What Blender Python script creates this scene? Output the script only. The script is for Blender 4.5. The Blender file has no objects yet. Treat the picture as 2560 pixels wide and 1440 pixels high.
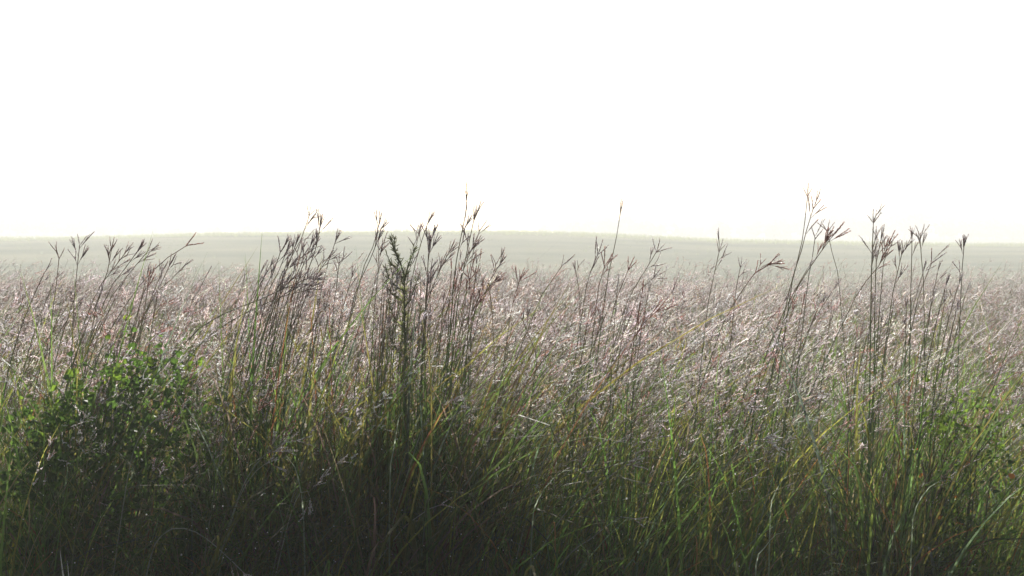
import bpy, math, random
import numpy as np
from mathutils import Vector, Matrix, Quaternion

random.seed(7)
rng = np.random.default_rng(11)
S = bpy.context.scene
COL = S.collection
R = math.radians

# ------------------------------------------------------------------ camera
EYE = 1.75
LENS, SENSOR = 35.0, 36.0
TILT = R(2.2)
F = LENS / SENSOR * 2560.0
cam_d = bpy.data.cameras.new('camera')
cam = bpy.data.objects.new('camera', cam_d); COL.objects.link(cam)
cam.location = (0, 0, EYE); cam.rotation_euler = (math.pi / 2 - TILT, 0, 0)
cam_d.lens, cam_d.sensor_width = LENS, SENSOR
cam_d.clip_start, cam_d.clip_end = 0.05, 3000
cam_d.dof.use_dof = True; cam_d.dof.focus_distance = 5.0; cam_d.dof.aperture_fstop = 7.1
S.camera = cam

# ------------------------------------------------------------------ light
SUN_EL, SUN_AZ = 19.0, -6.0          # azimuth from +Y, negative = to the left
W = bpy.data.worlds.new('World'); S.world = W; W.use_nodes = True
nt = W.node_tree; bg = nt.nodes['Background']
sky = nt.nodes.new('ShaderNodeTexSky'); sky.sky_type = 'NISHITA'; sky.sun_disc = False
sky.sun_elevation = R(SUN_EL); sky.sun_rotation = R(SUN_AZ)
sky.dust_density = 3.0; sky.air_density = 1.0
nt.links.new(sky.outputs[0], bg.inputs[0]); bg.inputs[1].default_value = 0.05
sun_d = bpy.data.lights.new('sun', 'SUN'); sun = bpy.data.objects.new('sun', sun_d); COL.objects.link(sun)
sun_d.energy = 5.0; sun_d.angle = R(0.6); sun_d.color = (1.0, 0.95, 0.88)
sd = Vector((math.sin(R(SUN_AZ)) * math.cos(R(SUN_EL)), math.cos(R(SUN_AZ)) * math.cos(R(SUN_EL)), math.sin(R(SUN_EL))))
sun.rotation_euler = sd.to_track_quat('Z', 'Y').to_euler(); sun.location = (-10, 60, 40)
S.view_settings.view_transform = 'Standard'; S.view_settings.look = 'None'
S.view_settings.exposure = 1.28; S.view_settings.gamma = 1.0
S.cycles.max_bounces = 8; S.cycles.diffuse_bounces = 4; S.cycles.glossy_bounces = 2
S.cycles.transmission_bounces = 4; S.cycles.volume_bounces = 1
S.cycles.use_adaptive_sampling = False; S.cycles.use_denoising = True; S.cycles.denoiser = 'OPENIMAGEDENOISE'; S.cycles.denoising_prefilter = 'ACCURATE'

# ------------------------------------------------------------------ helpers
def at(px, py, Y):
    """the point at depth Y seen at that place of the 2560 x 1440 photograph"""
    a, b = px - 1280.0, 720.0 - py
    dy = F * math.cos(TILT) + b * math.sin(TILT)
    dz = -F * math.sin(TILT) + b * math.cos(TILT)
    return Vector((a / dy * Y, Y, EYE + dz / dy * Y))

def tag(o, label=None, cat=None, group=None, kind=None):
    for k, v in (('label', label), ('category', cat), ('group', group), ('kind', kind)):
        if v: o[k] = v
    return o

def empty(name, loc):
    o = bpy.data.objects.new(name, None); o.location = loc; o.empty_display_size = 0.05
    COL.objects.link(o); return o

def mesh_np(name, V, faces4, colors, mat, smooth=False):
    """V (n,3); faces4 (m,4) with -1 in the last column for triangles; colors (n,3)"""
    V = np.asarray(V, np.float32); Fa = np.asarray(faces4, np.int32)
    me = bpy.data.meshes.new(name)
    tri = Fa[:, 3] < 0
    cnt = np.where(tri, 3, 4).astype(np.int32)
    loops = Fa.reshape(-1); loops = loops[loops >= 0]
    me.vertices.add(len(V)); me.vertices.foreach_set('co', V.ravel())
    me.loops.add(len(loops)); me.loops.foreach_set('vertex_index', loops)
    me.polygons.add(len(Fa))
    st = np.zeros(len(Fa), np.int32); st[1:] = np.cumsum(cnt)[:-1]
    me.polygons.foreach_set('loop_start', st)
    me.polygons.foreach_set('use_smooth', np.full(len(Fa), smooth, bool))
    if colors is not None:
        at_ = me.attributes.new('tint', 'FLOAT_COLOR', 'POINT')
        c4 = np.ones((len(V), 4), np.float32); c4[:, :3] = colors
        at_.data.foreach_set('color', c4.ravel())
    me.update(calc_edges=True)
    if mat: me.materials.append(mat)
    return me

class MB:
    """collects small plant shapes as numpy pieces"""
    def __init__(s): s.V, s.F, s.C, s.n = [], [], [], 0
    def add(s, V, Fa, C):
        V = np.asarray(V, float); Fa = np.asarray(Fa, int)
        s.V.append(V); s.F.append(np.where(Fa >= 0, Fa + s.n, -1)); s.C.append(np.broadcast_to(np.asarray(C, float), (len(V), 3)))
        s.n += len(V)
    def arrays(s): return np.concatenate(s.V), np.concatenate(s.F), np.concatenate(s.C)
    def mesh(s, name, mat, smooth=False):
        V, Fa, C = s.arrays(); return mesh_np(name, V, Fa, C, mat, smooth)
    def obj(s, name, mat, parent=None, smooth=False):
        o = bpy.data.objects.new(name, s.mesh(name, mat, smooth)); COL.objects.link(o)
        if parent: o.parent = parent
        return o

def frame(t):
    t = t / (np.linalg.norm(t) + 1e-9)
    a = np.array([0, 0, 1.0]) if abs(t[2]) < 0.9 else np.array([0, 1.0, 0])
    u = np.cross(t, a); u /= np.linalg.norm(u)
    return t, u, np.cross(t, u)

def tangents(P):
    T = np.gradient(P, axis=0); return T / (np.linalg.norm(T, axis=1, keepdims=True) + 1e-9)

def tube(mb, P, rad, col, k=3):
    P = np.asarray(P, float); n = len(P); T = tangents(P)
    rad = np.broadcast_to(rad, (n,)); V = []; C = []
    col = np.broadcast_to(np.asarray(col, float), (n, 3))
    for i in range(n):
        _, u, v = frame(T[i])
        for j in range(k):
            a = 2 * math.pi * j / k
            V.append(P[i] + rad[i] * (math.cos(a) * u + math.sin(a) * v)); C.append(col[i])
    Fa = [[i * k + j, i * k + (j + 1) % k, (i + 1) * k + (j + 1) % k, (i + 1) * k + j] for i in range(n - 1) for j in range(k)]
    mb.add(V, Fa, C)

def ribbon(mb, P, width, side, col, fold=0.0):
    """a grass blade: three verts across with a keel when fold > 0"""
    P = np.asarray(P, float); n = len(P); T = tangents(P)
    width = np.broadcast_to(width, (n,)); col = np.broadcast_to(np.asarray(col, float), (n, 3))
    side = np.asarray(side, float); V = []; C = []
    for i in range(n):
        s = side - T[i] * side.dot(T[i]); s /= np.linalg.norm(s) + 1e-9
        nn = np.cross(T[i], s)
        V += [P[i] - s * width[i] / 2, P[i] + nn * fold * width[i], P[i] + s * width[i] / 2]
        C += [col[i], col[i] * 0.92, col[i]]
    Fa = []
    for i in range(n - 1):
        a = 3 * i
        Fa += [[a, a + 1, a + 4, a + 3], [a + 1, a + 2, a + 5, a + 4]]
    mb.add(V, Fa, C)

def smoothpath(pts, n=16):
    pts = [np.asarray(p, float) for p in pts]
    if len(pts) == 2: pts = [pts[0], (pts[0] + pts[1]) / 2, pts[1]]
    P = [2 * pts[0] - pts[1]] + pts + [2 * pts[-1] - pts[-2]]
    out = []
    for i in range(1, len(P) - 2):
        p0, p1, p2, p3 = P[i - 1:i + 3]
        for t in np.linspace(0, 1, 12, endpoint=False):
            out.append(0.5 * (2 * p1 + (p2 - p0) * t + (2 * p0 - 5 * p1 + 4 * p2 - p3) * t * t + (3 * p1 - p0 - 3 * p2 + p3) * t ** 3))
    out.append(P[-2]); out = np.array(out)
    d = np.r_[0, np.cumsum(np.linalg.norm(np.diff(out, axis=0), axis=1))]
    s = np.linspace(0, d[-1], n)
    return np.stack([np.interp(s, d, out[:, k]) for k in range(3)], 1), d[-1]

def lerp(a, b, t):
    t = np.asarray(t, float)[..., None]; return np.asarray(a) * (1 - t) + np.asarray(b) * t

# ------------------------------------------------------------------ materials
def plant_mat(name, rough, trans, spec=0.5, tboost=1.25, noise=0.25, nscale=60.0):
    m = bpy.data.materials.new(name); m.use_nodes = True
    n = m.node_tree; n.nodes.clear(); N = n.nodes.new; L = n.links.new
    out = N('ShaderNodeOutputMaterial'); mix = N('ShaderNodeMixShader'); pr = N('ShaderNodeBsdfPrincipled'); tr = N('ShaderNodeBsdfTranslucent')
    at_ = N('ShaderNodeAttribute'); at_.attribute_name = 'tint'
    geo = N('ShaderNodeNewGeometry'); nz = N('ShaderNodeTexNoise'); nz.inputs['Scale'].default_value = nscale; nz.inputs['Detail'].default_value = 2
    L(geo.outputs['Position'], nz.inputs['Vector'])
    mr = N('ShaderNodeMapRange'); mr.inputs['To Min'].default_value = 1 - noise; mr.inputs['To Max'].default_value = 1 + noise
    L(nz.outputs['Fac'], mr.inputs['Value'])
    mul = N('ShaderNodeVectorMath'); mul.operation = 'SCALE'; L(at_.outputs['Color'], mul.inputs[0]); L(mr.outputs[0], mul.inputs['Scale'])
    t2 = N('ShaderNodeVectorMath'); t2.operation = 'SCALE'; t2.inputs['Scale'].default_value = tboost; L(mul.outputs[0], t2.inputs[0])
    L(mul.outputs[0], pr.inputs['Base Color']); pr.inputs['Roughness'].default_value = rough
    pr.inputs['Specular IOR Level'].default_value = spec
    L(t2.outputs[0], tr.inputs['Color']); mix.inputs[0].default_value = trans
    L(pr.outputs[0], mix.inputs[1]); L(tr.outputs[0], mix.inputs[2]); L(mix.outputs[0], out.inputs[0])
    return m

M_STEM = plant_mat('grass_stem', 0.5, 0.25, 0.3)
M_BLADE = plant_mat('grass_blade', 0.6, 0.62, 0.15, tboost=2.8)
M_SEED = plant_mat('seed_spikelet', 0.45, 0.66, tboost=1.08, noise=0.1, nscale=140)
M_HEAD = plant_mat('flower_head', 0.45, 0.34, tboost=1.0, noise=0.15, nscale=140)
M_LEAF = plant_mat('broad_leaf', 0.55, 0.6, 0.25, tboost=2.1, noise=.4, nscale=25)
M_TREE = plant_mat('far_foliage', 0.6, 0.3, noise=0.4, nscale=0.8)

def ground_mat():
    m = bpy.data.materials.new('prairie_ground'); m.use_nodes = True; n = m.node_tree; N = n.nodes.new; L = n.links.new
    pr = n.nodes['Principled BSDF']; pr.inputs['Roughness'].default_value = 1.0; pr.inputs['Specular IOR Level'].default_value = 0.0
    geo = N('ShaderNodeNewGeometry')
    mp = N('ShaderNodeMapping'); mp.inputs['Scale'].default_value = (0.03, 0.09, 0.05); L(geo.outputs['Position'], mp.inputs['Vector'])
    a = N('ShaderNodeTexNoise'); a.inputs['Scale'].default_value = 1.0; a.inputs['Detail'].default_value = 6; a.inputs['Roughness'].default_value = 0.6; L(mp.outputs[0], a.inputs['Vector'])
    r1 = N('ShaderNodeValToRGB'); r1.color_ramp.elements[0].position = 0.32; r1.color_ramp.elements[1].position = 0.72
    r1.color_ramp.elements[0].color = (0.060, 0.092, 0.042, 1); r1.color_ramp.elements[1].color = (0.29, 0.28, 0.165, 1)
    L(a.outputs['Fac'], r1.inputs[0])
    b = N('ShaderNodeTexNoise'); b.inputs['Scale'].default_value = 3.0; b.inputs['Detail'].default_value = 8; b.inputs['Roughness'].default_value = 0.7; L(geo.outputs['Position'], b.inputs['Vector'])
    mr = N('ShaderNodeMapRange'); mr.inputs['To Min'].default_value = 0.55; mr.inputs['To Max'].default_value = 1.4; L(b.outputs['Fac'], mr.inputs['Value'])
    mu = N('ShaderNodeVectorMath'); mu.operation = 'SCALE'; L(r1.outputs[0], mu.inputs[0]); L(mr.outputs[0], mu.inputs['Scale'])
    L(mu.outputs[0], pr.inputs['Base Color'])
    bp = N('ShaderNodeBump'); bp.inputs['Strength'].default_value = 0.6; bp.inputs['Distance'].default_value = 0.15; L(b.outputs['Fac'], bp.inputs['Height']); L(bp.outputs[0], pr.inputs['Normal'])
    return m

# ------------------------------------------------------------------ terrain
def sm(a, b, x):
    t = np.clip((x - a) / (b - a), 0, 1); return t * t * (3 - 2 * t)

RX = np.array([-300, -110, -69, -47, -25, 1, 13, 31, 50, 69, 110, 300.0])
RZ = np.array([3.6, 3.7, 3.8, 4.4, 4.45, 4.4, 4.0, 3.2, 2.95, 2.85, 2.8, 2.8])
RIDGE_Y = 150.0
def hgt(x, y):
    x = np.asarray(x, float); y = np.asarray(y, float)
    ridge = np.interp(x, RX, RZ)
    h = -2.8 * sm(17, 60, y) + (ridge + 2.8) * sm(58, RIDGE_Y + 12, y) * 1.0
    back = 7.0 * sm(RIDGE_Y + 5, 225, y)
    h = h - back + (5.9 - ridge + 7.0 - 1.2 * sm(-20, 60, x)) * sm(232, 305, y) + 3.0 * sm(310, 400, y)
    h += 0.25 * np.sin(x * 0.043 + 1.3) * sm(60, 110, y) * np.sin(y * 0.05)
    h += 0.02 * np.sin(x * 2.1) * np.sin(y * 1.7)
    return h

xs = np.concatenate([np.linspace(-330, -60, 40), np.linspace(-58, 58, 130), np.linspace(60, 330, 40)])
ys = np.concatenate([np.linspace(-24, 40, 110), np.linspace(41, 210, 130), np.linspace(214, 460, 60)])
gx, gy = np.meshgrid(xs, ys)
gz = hgt(gx, gy)
V = np.stack([gx.ravel(), gy.ravel(), gz.ravel()], 1)
nx, ny = len(xs), len(ys)
ii, jj = np.meshgrid(np.arange(nx - 1), np.arange(ny - 1)); a0 = (jj * nx + ii).ravel()
gm = mesh_np('ground', V, np.stack([a0, a0 + 1, a0 + nx + 1, a0 + nx], 1), None, ground_mat(), True)
g = bpy.data.objects.new('ground', gm); COL.objects.link(g); tag(g, kind='structure')
GROUND_MIN = float(gz.min())

# ------------------------------------------------------------------ plant vocabulary
PURPLE = dict(body=(0.16, 0.085, 0.085), sp=(0.24, 0.135, 0.13), hair=(0.84, 0.81, 0.82))
BROWN = dict(body=(0.22, 0.12, 0.085), sp=(0.38, 0.25, 0.215), hair=(0.87, 0.86, 0.88))
PALE = dict(body=(0.36, 0.26, 0.21), sp=(0.59, 0.52, 0.49), hair=(0.89, 0.88, 0.90))
RED = dict(body=(0.26, 0.08, 0.055), sp=(0.38, 0.14, 0.10), hair=(0.78, 0.66, 0.62))
PALETTE = {'p': PURPLE, 'b': BROWN, 'w': PALE, 'r': RED}
GREEN = np.array((0.052, 0.092, 0.018)); YELLOW = np.array((0.095, 0.100, 0.020)); BLUE = np.array((0.055, 0.080, 0.045))
RUST = np.array((0.13, 0.065, 0.025)); STRAW = np.array((0.16, 0.13, 0.075))
STEM_LO = np.array((0.080, 0.115, 0.040)); STEM_HI = np.array((0.18, 0.125, 0.085))

def raceme(mb, p0, d, L, pal, nsp=12, k=3, hair=0.55, wid=1.0, bend=0.15, rr=random, open_=1.0):
    """one finger of a grass flower: thin axis, overlapping spikelets, silky hairs"""
    d = np.asarray(d, float); d = d / np.linalg.norm(d)
    _, u, v = frame(d)
    sag = (u * rr.uniform(-1, 1) + v * rr.uniform(-1, 1)) * bend * L
    pt = lambda s: np.asarray(p0) + d * L * s + sag * s * s
    ss = np.linspace(0, 1, 4)
    tube(mb, [pt(s) for s in ss], np.array([0.7, 1.0, 0.8, 0.3]) * 0.0010 * wid, pal['body'], k)
    V, Fa, C = [], [], []
    for i in range(nsp):
        s = 0.06 + 0.94 * (i + rr.random() * 0.6) / nsp
        a = rr.uniform(0, 2 * math.pi); o = math.cos(a) * u + math.sin(a) * v
        sl = L * rr.uniform(0.13, 0.19) * (14.0 / max(nsp, 9)) ** 0.5; w = sl * 0.20 * wid
        q = rr.uniform(0.12, 0.34) * open_; dd = d * (1 - q * 0.4) + o * q; side = np.cross(dd, o); side /= np.linalg.norm(side) + 1e-9
        b = pt(s) - d * sl * 0.35
        n0 = len(V); V += [b, b + dd * sl * 0.5 + side * w * 0.5 + o * w * .2, b + dd * sl, b + dd * sl * 0.5 - side * w * 0.5 + o * w * .2]
        Fa.append([n0, n0 + 1, n0 + 2, n0 + 3])
        f = rr.uniform(0.6, 1.4); C += [np.array(pal['sp']) * f] * 4
        if rr.random() < hair:
            q = rr.uniform(0.35, 0.9); a += rr.uniform(-.8, .8); o = math.cos(a) * u + math.sin(a) * v
            dd = d * (1 - q * 0.4) + o * q; side = np.cross(dd, o); side /= np.linalg.norm(side) + 1e-9
            hl = L * rr.uniform(0.10, 0.19); hw = 0.0015 * wid
            n0 = len(V); V += [b + side * hw, b - side * hw, b + dd * hl]; Fa.append([n0, n0 + 1, n0 + 2, -1]); C += [np.array(pal['hair'])] * 3
    mb.add(V, Fa, C)

def blade_path(base, az, L, lift, droop, n=7):
    """a leaf that rises and arches over"""
    h = np.array([math.cos(az), math.sin(az), 0]); s = np.linspace(0, 1, n)
    ang = lift - droop * s ** 1.6
    st = L / (n - 1); P = [np.asarray(base, float)]
    for i in range(1, n): P.append(P[-1] + st * (h * math.cos(ang[i]) + np.array([0, 0, 1.0]) * math.sin(ang[i])))
    return np.array(P)

def blade(mb, base, az, L, lift, droop, w, col, tipcol=None, n=7, twist=0.0):
    P = blade_path(base, az, L, lift, droop, n)
    s = np.linspace(0, 1, n); wd = w * np.clip(1.15 * (1 - s ** 2.2), 0.04, 1)
    c = lerp(col, tipcol if tipcol is not None else col, s ** 1.5)
    sd_ = np.array([-math.sin(az + twist), math.cos(az + twist), 0.0])
    ribbon(mb, P, wd, sd_, c, 0.12)

def pick_leaf_color(rr=random):
    x = rr.random()
    c = GREEN if x < .44 else YELLOW if x < .74 else BLUE if x < .84 else RUST if x < .90 else STRAW
    return c * rr.uniform(0.75, 1.3)

# ------------------------------------------------------------------ the mass of the meadow (nobody could count it)
def stalk_proto(H, lod, rr, big=1.0):
    """returns (stem mb, seed mb, leaf mb) for one flowering stalk, root at the origin"""
    st, se, lf = MB(), MB(), MB()
    lean = rr.uniform(0.06, 0.5); az = rr.gauss(0, 0.5); nod = rr.uniform(0, 0.5)
    s = np.linspace(0, 1, 9 if lod == 0 else 6)
    P = np.stack([lean * H * s ** 1.7 * math.cos(az), lean * H * s ** 1.7 * math.sin(az), H * (s - 0.16 * lean * s ** 2 - nod * 0.09 * s ** 5)], 1)
    pal = rr.choice([PURPLE, BROWN, PALE, PALE, PALE, PALE, RED]) if lod == 0 else rr.choice([BROWN, PALE, PALE])
    tube(st, P, np.linspace(0.0019, 0.0008, len(s)) * (1 if lod == 0 else 1.5), lerp(STEM_LO, STEM_HI, s ** 1.3), 3)
    pos = lambda t: np.array([np.interp(t, s, P[:, k]) for k in range(3)])
    T = lambda t: pos(min(t + .02, 1)) - pos(t - .02)
    for j in range(rr.randint(2, 4) if lod == 0 else 1):
        t = rr.uniform(0.12, 0.66); c = pick_leaf_color(rr)
        blade(lf, pos(t), rr.gauss(0, 1.3), rr.uniform(.22, .42), rr.uniform(.9, 1.35), rr.uniform(.5, 2.0), rr.uniform(.004, .0075), c, c * rr.uniform(.9, 1.6) + np.array((.03, .01, 0)), 6)
    nodes = [1.0] + sorted([rr.uniform(0.60, 0.98) for _ in range(rr.randint(5, 8) if lod == 0 else 3)], reverse=True)
    for t in nodes:
        p = pos(t); d = T(t); d = d / np.linalg.norm(d); _, u, v = frame(d)
        nr = rr.randint(2, 3) if t == 1.0 else rr.randint(1, 2)
        spread = rr.uniform(0.2, 1.2); hang = max(0.0, rr.gauss(0.0, 0.55))
        if t < 1.0:
            a = rr.uniform(0, 6.28); o = math.cos(a) * u + math.sin(a) * v; l = rr.uniform(.03, .075)
            q = p + d * l * .7 + o * l * .75; tube(st, [p, p + d * l * .5 + o * l * .25, q], 0.0006, STEM_HI, 3); p = q
        for r_ in range(nr):
            a = rr.uniform(0, 6.28); w = spread * rr.uniform(.5, 1.3)
            dd = d + (math.cos(a) * u + math.sin(a) * v) * w + np.array([0.25 * rr.random(), 0, -hang])
            raceme(se, p, dd, rr.uniform(.034, .068), pal, 11 if lod == 0 else 6, 3, 0.95, 1.05 * big if lod == 0 else 1.6, 0.4, rr, rr.uniform(.9, 2.2))
    return st, se, lf

def scatter(protos, pts, name_out):
    """pts rows: x, y, z, rot, scale, shear; protos a list of (V,F,C); returns one big mesh's arrays"""
    VV, FF, CC, n = [], [], [], 0
    which = rng.integers(0, len(protos), len(pts))
    for k, (V, Fa, C) in enumerate(protos):
        q = pts[which == k]
        if not len(q): continue
        ca, sa = np.cos(q[:, 3])[:, None], np.sin(q[:, 3])[:, None]
        sc = q[:, 4][:, None]
        x, y, z = V[None, :, 0] * sc, V[None, :, 1] * sc, V[None, :, 2] * sc
        X = x * ca - y * sa; Y = x * sa + y * ca
        X = X + q[:, 5][:, None] * z * z
        Z = z * (1 - 0.12 * np.abs(q[:, 5][:, None]) * z)
        P = np.stack([X + q[:, 0][:, None], Y + q[:, 1][:, None], Z + q[:, 2][:, None]], 2).reshape(-1, 3)
        tint = (rng.uniform(0.78, 1.25, (len(q), 1, 1)) * rng.uniform(0.93, 1.07, (len(q), 1, 3)))
        CC.append((C[None] * tint).reshape(-1, 3)); VV.append(P)
        off = (np.arange(len(q)) * len(V) + n)[:, None, None]
        FF.append(np.where(Fa[None] >= 0, Fa[None] + off, -1).reshape(-1, 4)); n += len(P)
    return np.concatenate(VV), np.concatenate(FF), np.concatenate(CC)

def lattice_noise(x, y, seed, sc):
    r_ = np.random.default_rng(seed); ph = r_.uniform(0, 6.28, 8); kx = r_.normal(0, 1, 8) / sc; ky = r_.normal(0, 1, 8) / sc
    return sum(np.sin(kx[i] * x + ky[i] * y + ph[i]) for i in range(8)) / 4.0

def spread_pts(y0, y1, dens, hmu, hsd, margin=1.2, clump=0.5, seed=3):
    half = lambda y: y * 0.53 + margin
    n = int(dens * (half(y0) + half(y1)) * (y1 - y0))
    y = rng.uniform(y0, y1, n * 2); x = rng.uniform(-1, 1, n * 2) * half(y1)
    keep = (np.abs(x) < half(y)); x, y = x[keep], y[keep]
    nz = lattice_noise(x, y, seed, 0.45)
    keep = rng.random(len(x)) < np.clip(0.62 + clump * nz, 0.12, 1.0); x, y, nz = x[keep], y[keep], nz[keep]
    k = len(x)
    sc = rng.normal(hmu, hsd, k) + 0.08 * lattice_noise(x, y, seed + 9, 0.8)
    sc = np.where(rng.random(k) < .14, sc + rng.uniform(.08, .30, k), sc); sc = np.clip(sc, .6, np.where(y < 6, 1.30, 1.38))
    # wind lies the grass over more at the left of the picture
    u = x / half(y)
    shear = np.clip(rng.normal(0.10, 0.13, k) + 0.13 * np.clip(-u, 0, 1) + 0.12 * lattice_noise(x, y, seed + 20, 0.8), -0.22, 0.6)
    return np.stack([x, y, hgt(x, y), rng.normal(0, 1.05, k), sc, shear], 1)

def stuff(name, arr, mat, smooth=False):
    V, Fa, C = arr
    o = bpy.data.objects.new(name, mesh_np(name, V, Fa, C, mat, smooth)); COL.objects.link(o); tag(o, kind='stuff'); return o

rr = random.Random(5)
near_p = [stalk_proto(1.22, 0, rr) for _ in range(26)]
far_p = [stalk_proto(1.22, 1, rr) for _ in range(16)]
front_p = [stalk_proto(1.22, 0, rr, 1.35) for _ in range(30)]
ar = lambda ps, i: [p[i].arrays() for p in ps]
zones = [(4.35, 6.2, 76, front_p, 1.04), (6.2, 9.0, 76, near_p, 1.0), (9.0, 13.0, 58, near_p, 1.0), (13.0, 20.0, 60, far_p, 0.96)]
parts = {0: [], 1: [], 2: []}
for y0, y1, dn, ps, hm in zones:
    pts = spread_pts(y0, y1, dn, hm, 0.155 if y0 < 9 else .12, clump=.75)
    st0 = rng.bit_generator.state
    for i in range(3):
        rng.bit_generator.state = st0
        parts[i].append(scatter(ar(ps, i), pts, None))
def join(lst):
    n, VV, FF, CC = 0, [], [], []
    for V, Fa, C in lst:
        VV.append(V); FF.append(np.where(Fa >= 0, Fa + n, -1)); CC.append(C); n += len(V)
    return np.concatenate(VV), np.concatenate(FF), np.concatenate(CC)
stuff('flowering_grass', join(parts[0]), M_STEM, True)
seed_arr = join(parts[1]); stuff('seeding_grass', seed_arr, M_SEED)

def clump_proto(rr, n, hs, wmul=1.0):
    mb = MB()
    for _ in range(n):
        r_ = rr.uniform(0, 0.09); a = rr.uniform(0, 6.28); c = pick_leaf_color(rr); c = c * min(1.0, .105 / c[0])
        blade(mb, (r_ * math.cos(a), r_ * math.sin(a), 0), rr.gauss(0.2, 1.5), rr.uniform(.45, 1.12) * hs, rr.uniform(1.15, 1.52), rr.uniform(.0, .9) if rr.random() < .7 else rr.uniform(1.2, 2.3), rr.uniform(.0035, .0085) * wmul, c, c * rr.uniform(.9, 1.4), 8, rr.gauss(0, .5))
    return mb.arrays()
near_c = [clump_proto(rr, 12, 1.0) for _ in range(24)]
front_c = [clump_proto(rr, 10, 1.02, 1.2) for _ in range(20)]
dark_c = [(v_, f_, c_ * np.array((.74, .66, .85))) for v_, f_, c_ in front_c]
far_c = [clump_proto(rr, 9, 1.0, 1.5) for _ in range(12)]
leafs = list(parts[2])
leafs.append(scatter(front_c, spread_pts(4.0, 4.7, 34, 1.0, .17, clump=.5, seed=30), None))
leafs.append(scatter(near_c, spread_pts(4.25, 7.0, 42, 1.0, .15, clump=.3, seed=31), None))
leafs.append(scatter(near_c, spread_pts(7.0, 10.0, 20, 1.0, .15, clump=.3, seed=32), None))
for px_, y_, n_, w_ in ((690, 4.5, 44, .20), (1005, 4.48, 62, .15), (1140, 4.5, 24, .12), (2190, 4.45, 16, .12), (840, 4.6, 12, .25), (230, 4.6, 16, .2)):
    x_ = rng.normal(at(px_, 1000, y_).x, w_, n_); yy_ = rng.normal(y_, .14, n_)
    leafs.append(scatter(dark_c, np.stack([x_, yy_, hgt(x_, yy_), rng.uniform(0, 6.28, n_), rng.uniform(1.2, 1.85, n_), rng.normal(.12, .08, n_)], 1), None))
leafs.append(scatter(far_c, spread_pts(10.0, 20.0, 10, .95, .15, clump=.3, seed=33), None))
leaf_arr = join(leafs); stuff('meadow_grass', leaf_arr, M_BLADE)

# tufts over the far slope and along its crest
def tuft(rr):
    mb = MB()
    for _ in range(7):
        c = (GREEN * .5 + STRAW * .25) * rr.uniform(.7, 1.3); a = rr.uniform(0, 6.28)
        blade(mb, (rr.gauss(0, .12), rr.gauss(0, .12), 0), a, rr.uniform(.2, .5), rr.uniform(1.1, 1.5), rr.uniform(0, .9), rr.uniform(.012, .022), c, c * 1.3, 4)
    return mb.arrays()
tufts = [tuft(rr) for _ in range(8)]
def far_pts(n, y0, y1, sc):
    y = rng.uniform(y0, y1, n); x = rng.uniform(-1, 1, n) * (y * .53 + 6)
    return np.stack([x, y, hgt(x, y), rng.uniform(0, 6.28, n), rng.uniform(.6, 1.3, n) * sc, np.zeros(n)], 1)
stuff('hillside_grass', join([scatter(tufts, far_pts(1500, 80, 140, .8), None), scatter(tufts, far_pts(8000, 140, 166, 1.25), None)]), M_BLADE)

# the wood that the mist almost swallows, one far mass
def wood():
    mb = MB(); r2 = random.Random(3)
    spots = []
    for i in range(420):
        x = r2.uniform(-230, 230); y = r2.uniform(308, 345)
        if -105 < x < 10 and r2.random() < .8: continue
        spots.append((x, y, r2.uniform(5, 9) * float(np.interp(x, [-230, -140, -105, 0, 28, 70, 230], [1, .9, .4, .3, .8, 1, 1.1])) * (1.0 + .25 * math.sin(x * .066))))
    for x, y, top in spots:
        z0 = float(hgt(x, y)); 
        tube(mb, [(x, y, z0 - .3), (x, y, z0 + top * .5)], [0.25, 0.12], (.08, .06, .05), 5)
        n = 90; V, Fa, C = [], [], []
        for _ in range(n):
            th = r2.uniform(0, 6.28); ph = math.acos(r2.uniform(-1, 1)); rad = r2.uniform(.45, 1.0)
            c = np.array((x + math.cos(th) * math.sin(ph) * rad * top * .42, y + math.sin(th) * math.sin(ph) * rad * top * .42, z0 + top * (.56 + .44 * math.cos(ph) * rad)))
            q = np.array([r2.gauss(0, 1) for _ in range(3)]); q /= np.linalg.norm(q); _, u_, v_ = frame(q); s_ = r2.uniform(.5, 1.0)
            n0 = len(V); V += [c - u_ * s_, c - v_ * s_ * .7, c + u_ * s_, c + v_ * s_ * .7]; Fa.append([n0, n0 + 1, n0 + 2, n0 + 3]); C += [np.array((.055, .08, .03)) * r2.uniform(.6, 1.4)] * 4
        mb.add(V, Fa, C)
    return mb.arrays()
stuff('woods', wood(), M_TREE)

# ------------------------------------------------------------------ single grass stalks one can point at
HR = random.Random(21)
def unit_raceme(pal, nsp, seed, wid):
    mb = MB(); raceme(mb, (0, 0, 0), (0, 0, 1), 1.0, pal, nsp, 4, 0.75, wid, 0.12, random.Random(seed)); return mb
def raceme_mesh(pal, seed):
    mb = MB(); raceme(mb, (0, 0, 0), (0, 0, 1), .056, pal, 14, 4, 0.8, 1.75, 0.14, random.Random(seed)); return mb.mesh('raceme', M_HEAD)
RMESH = {k: [raceme_mesh(p, 40 + i) for i in range(6)] for k, p in PALETTE.items()}

def place(o, parent, origin, p, d, sc=1.0):
    """child o with its local z along d, at world point p"""
    o.parent = parent
    q = Vector(d).to_track_quat('Z', 'Y') @ Quaternion((0, 0, 1), HR.uniform(0, 6.28))
    o.matrix_local = Matrix.LocRotScale(Vector(p) - Vector(origin), q, (sc, sc, sc))

def fan(n, spread):
    """angles of the fingers across the picture, plus a little depth"""
    if n == 1: return [(0, 0)]
    return [(spread * (2 * i / (n - 1) - 1) + HR.uniform(-.08, .08), HR.uniform(-.5, .5) * max(spread, .15)) for i in range(n)]

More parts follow.
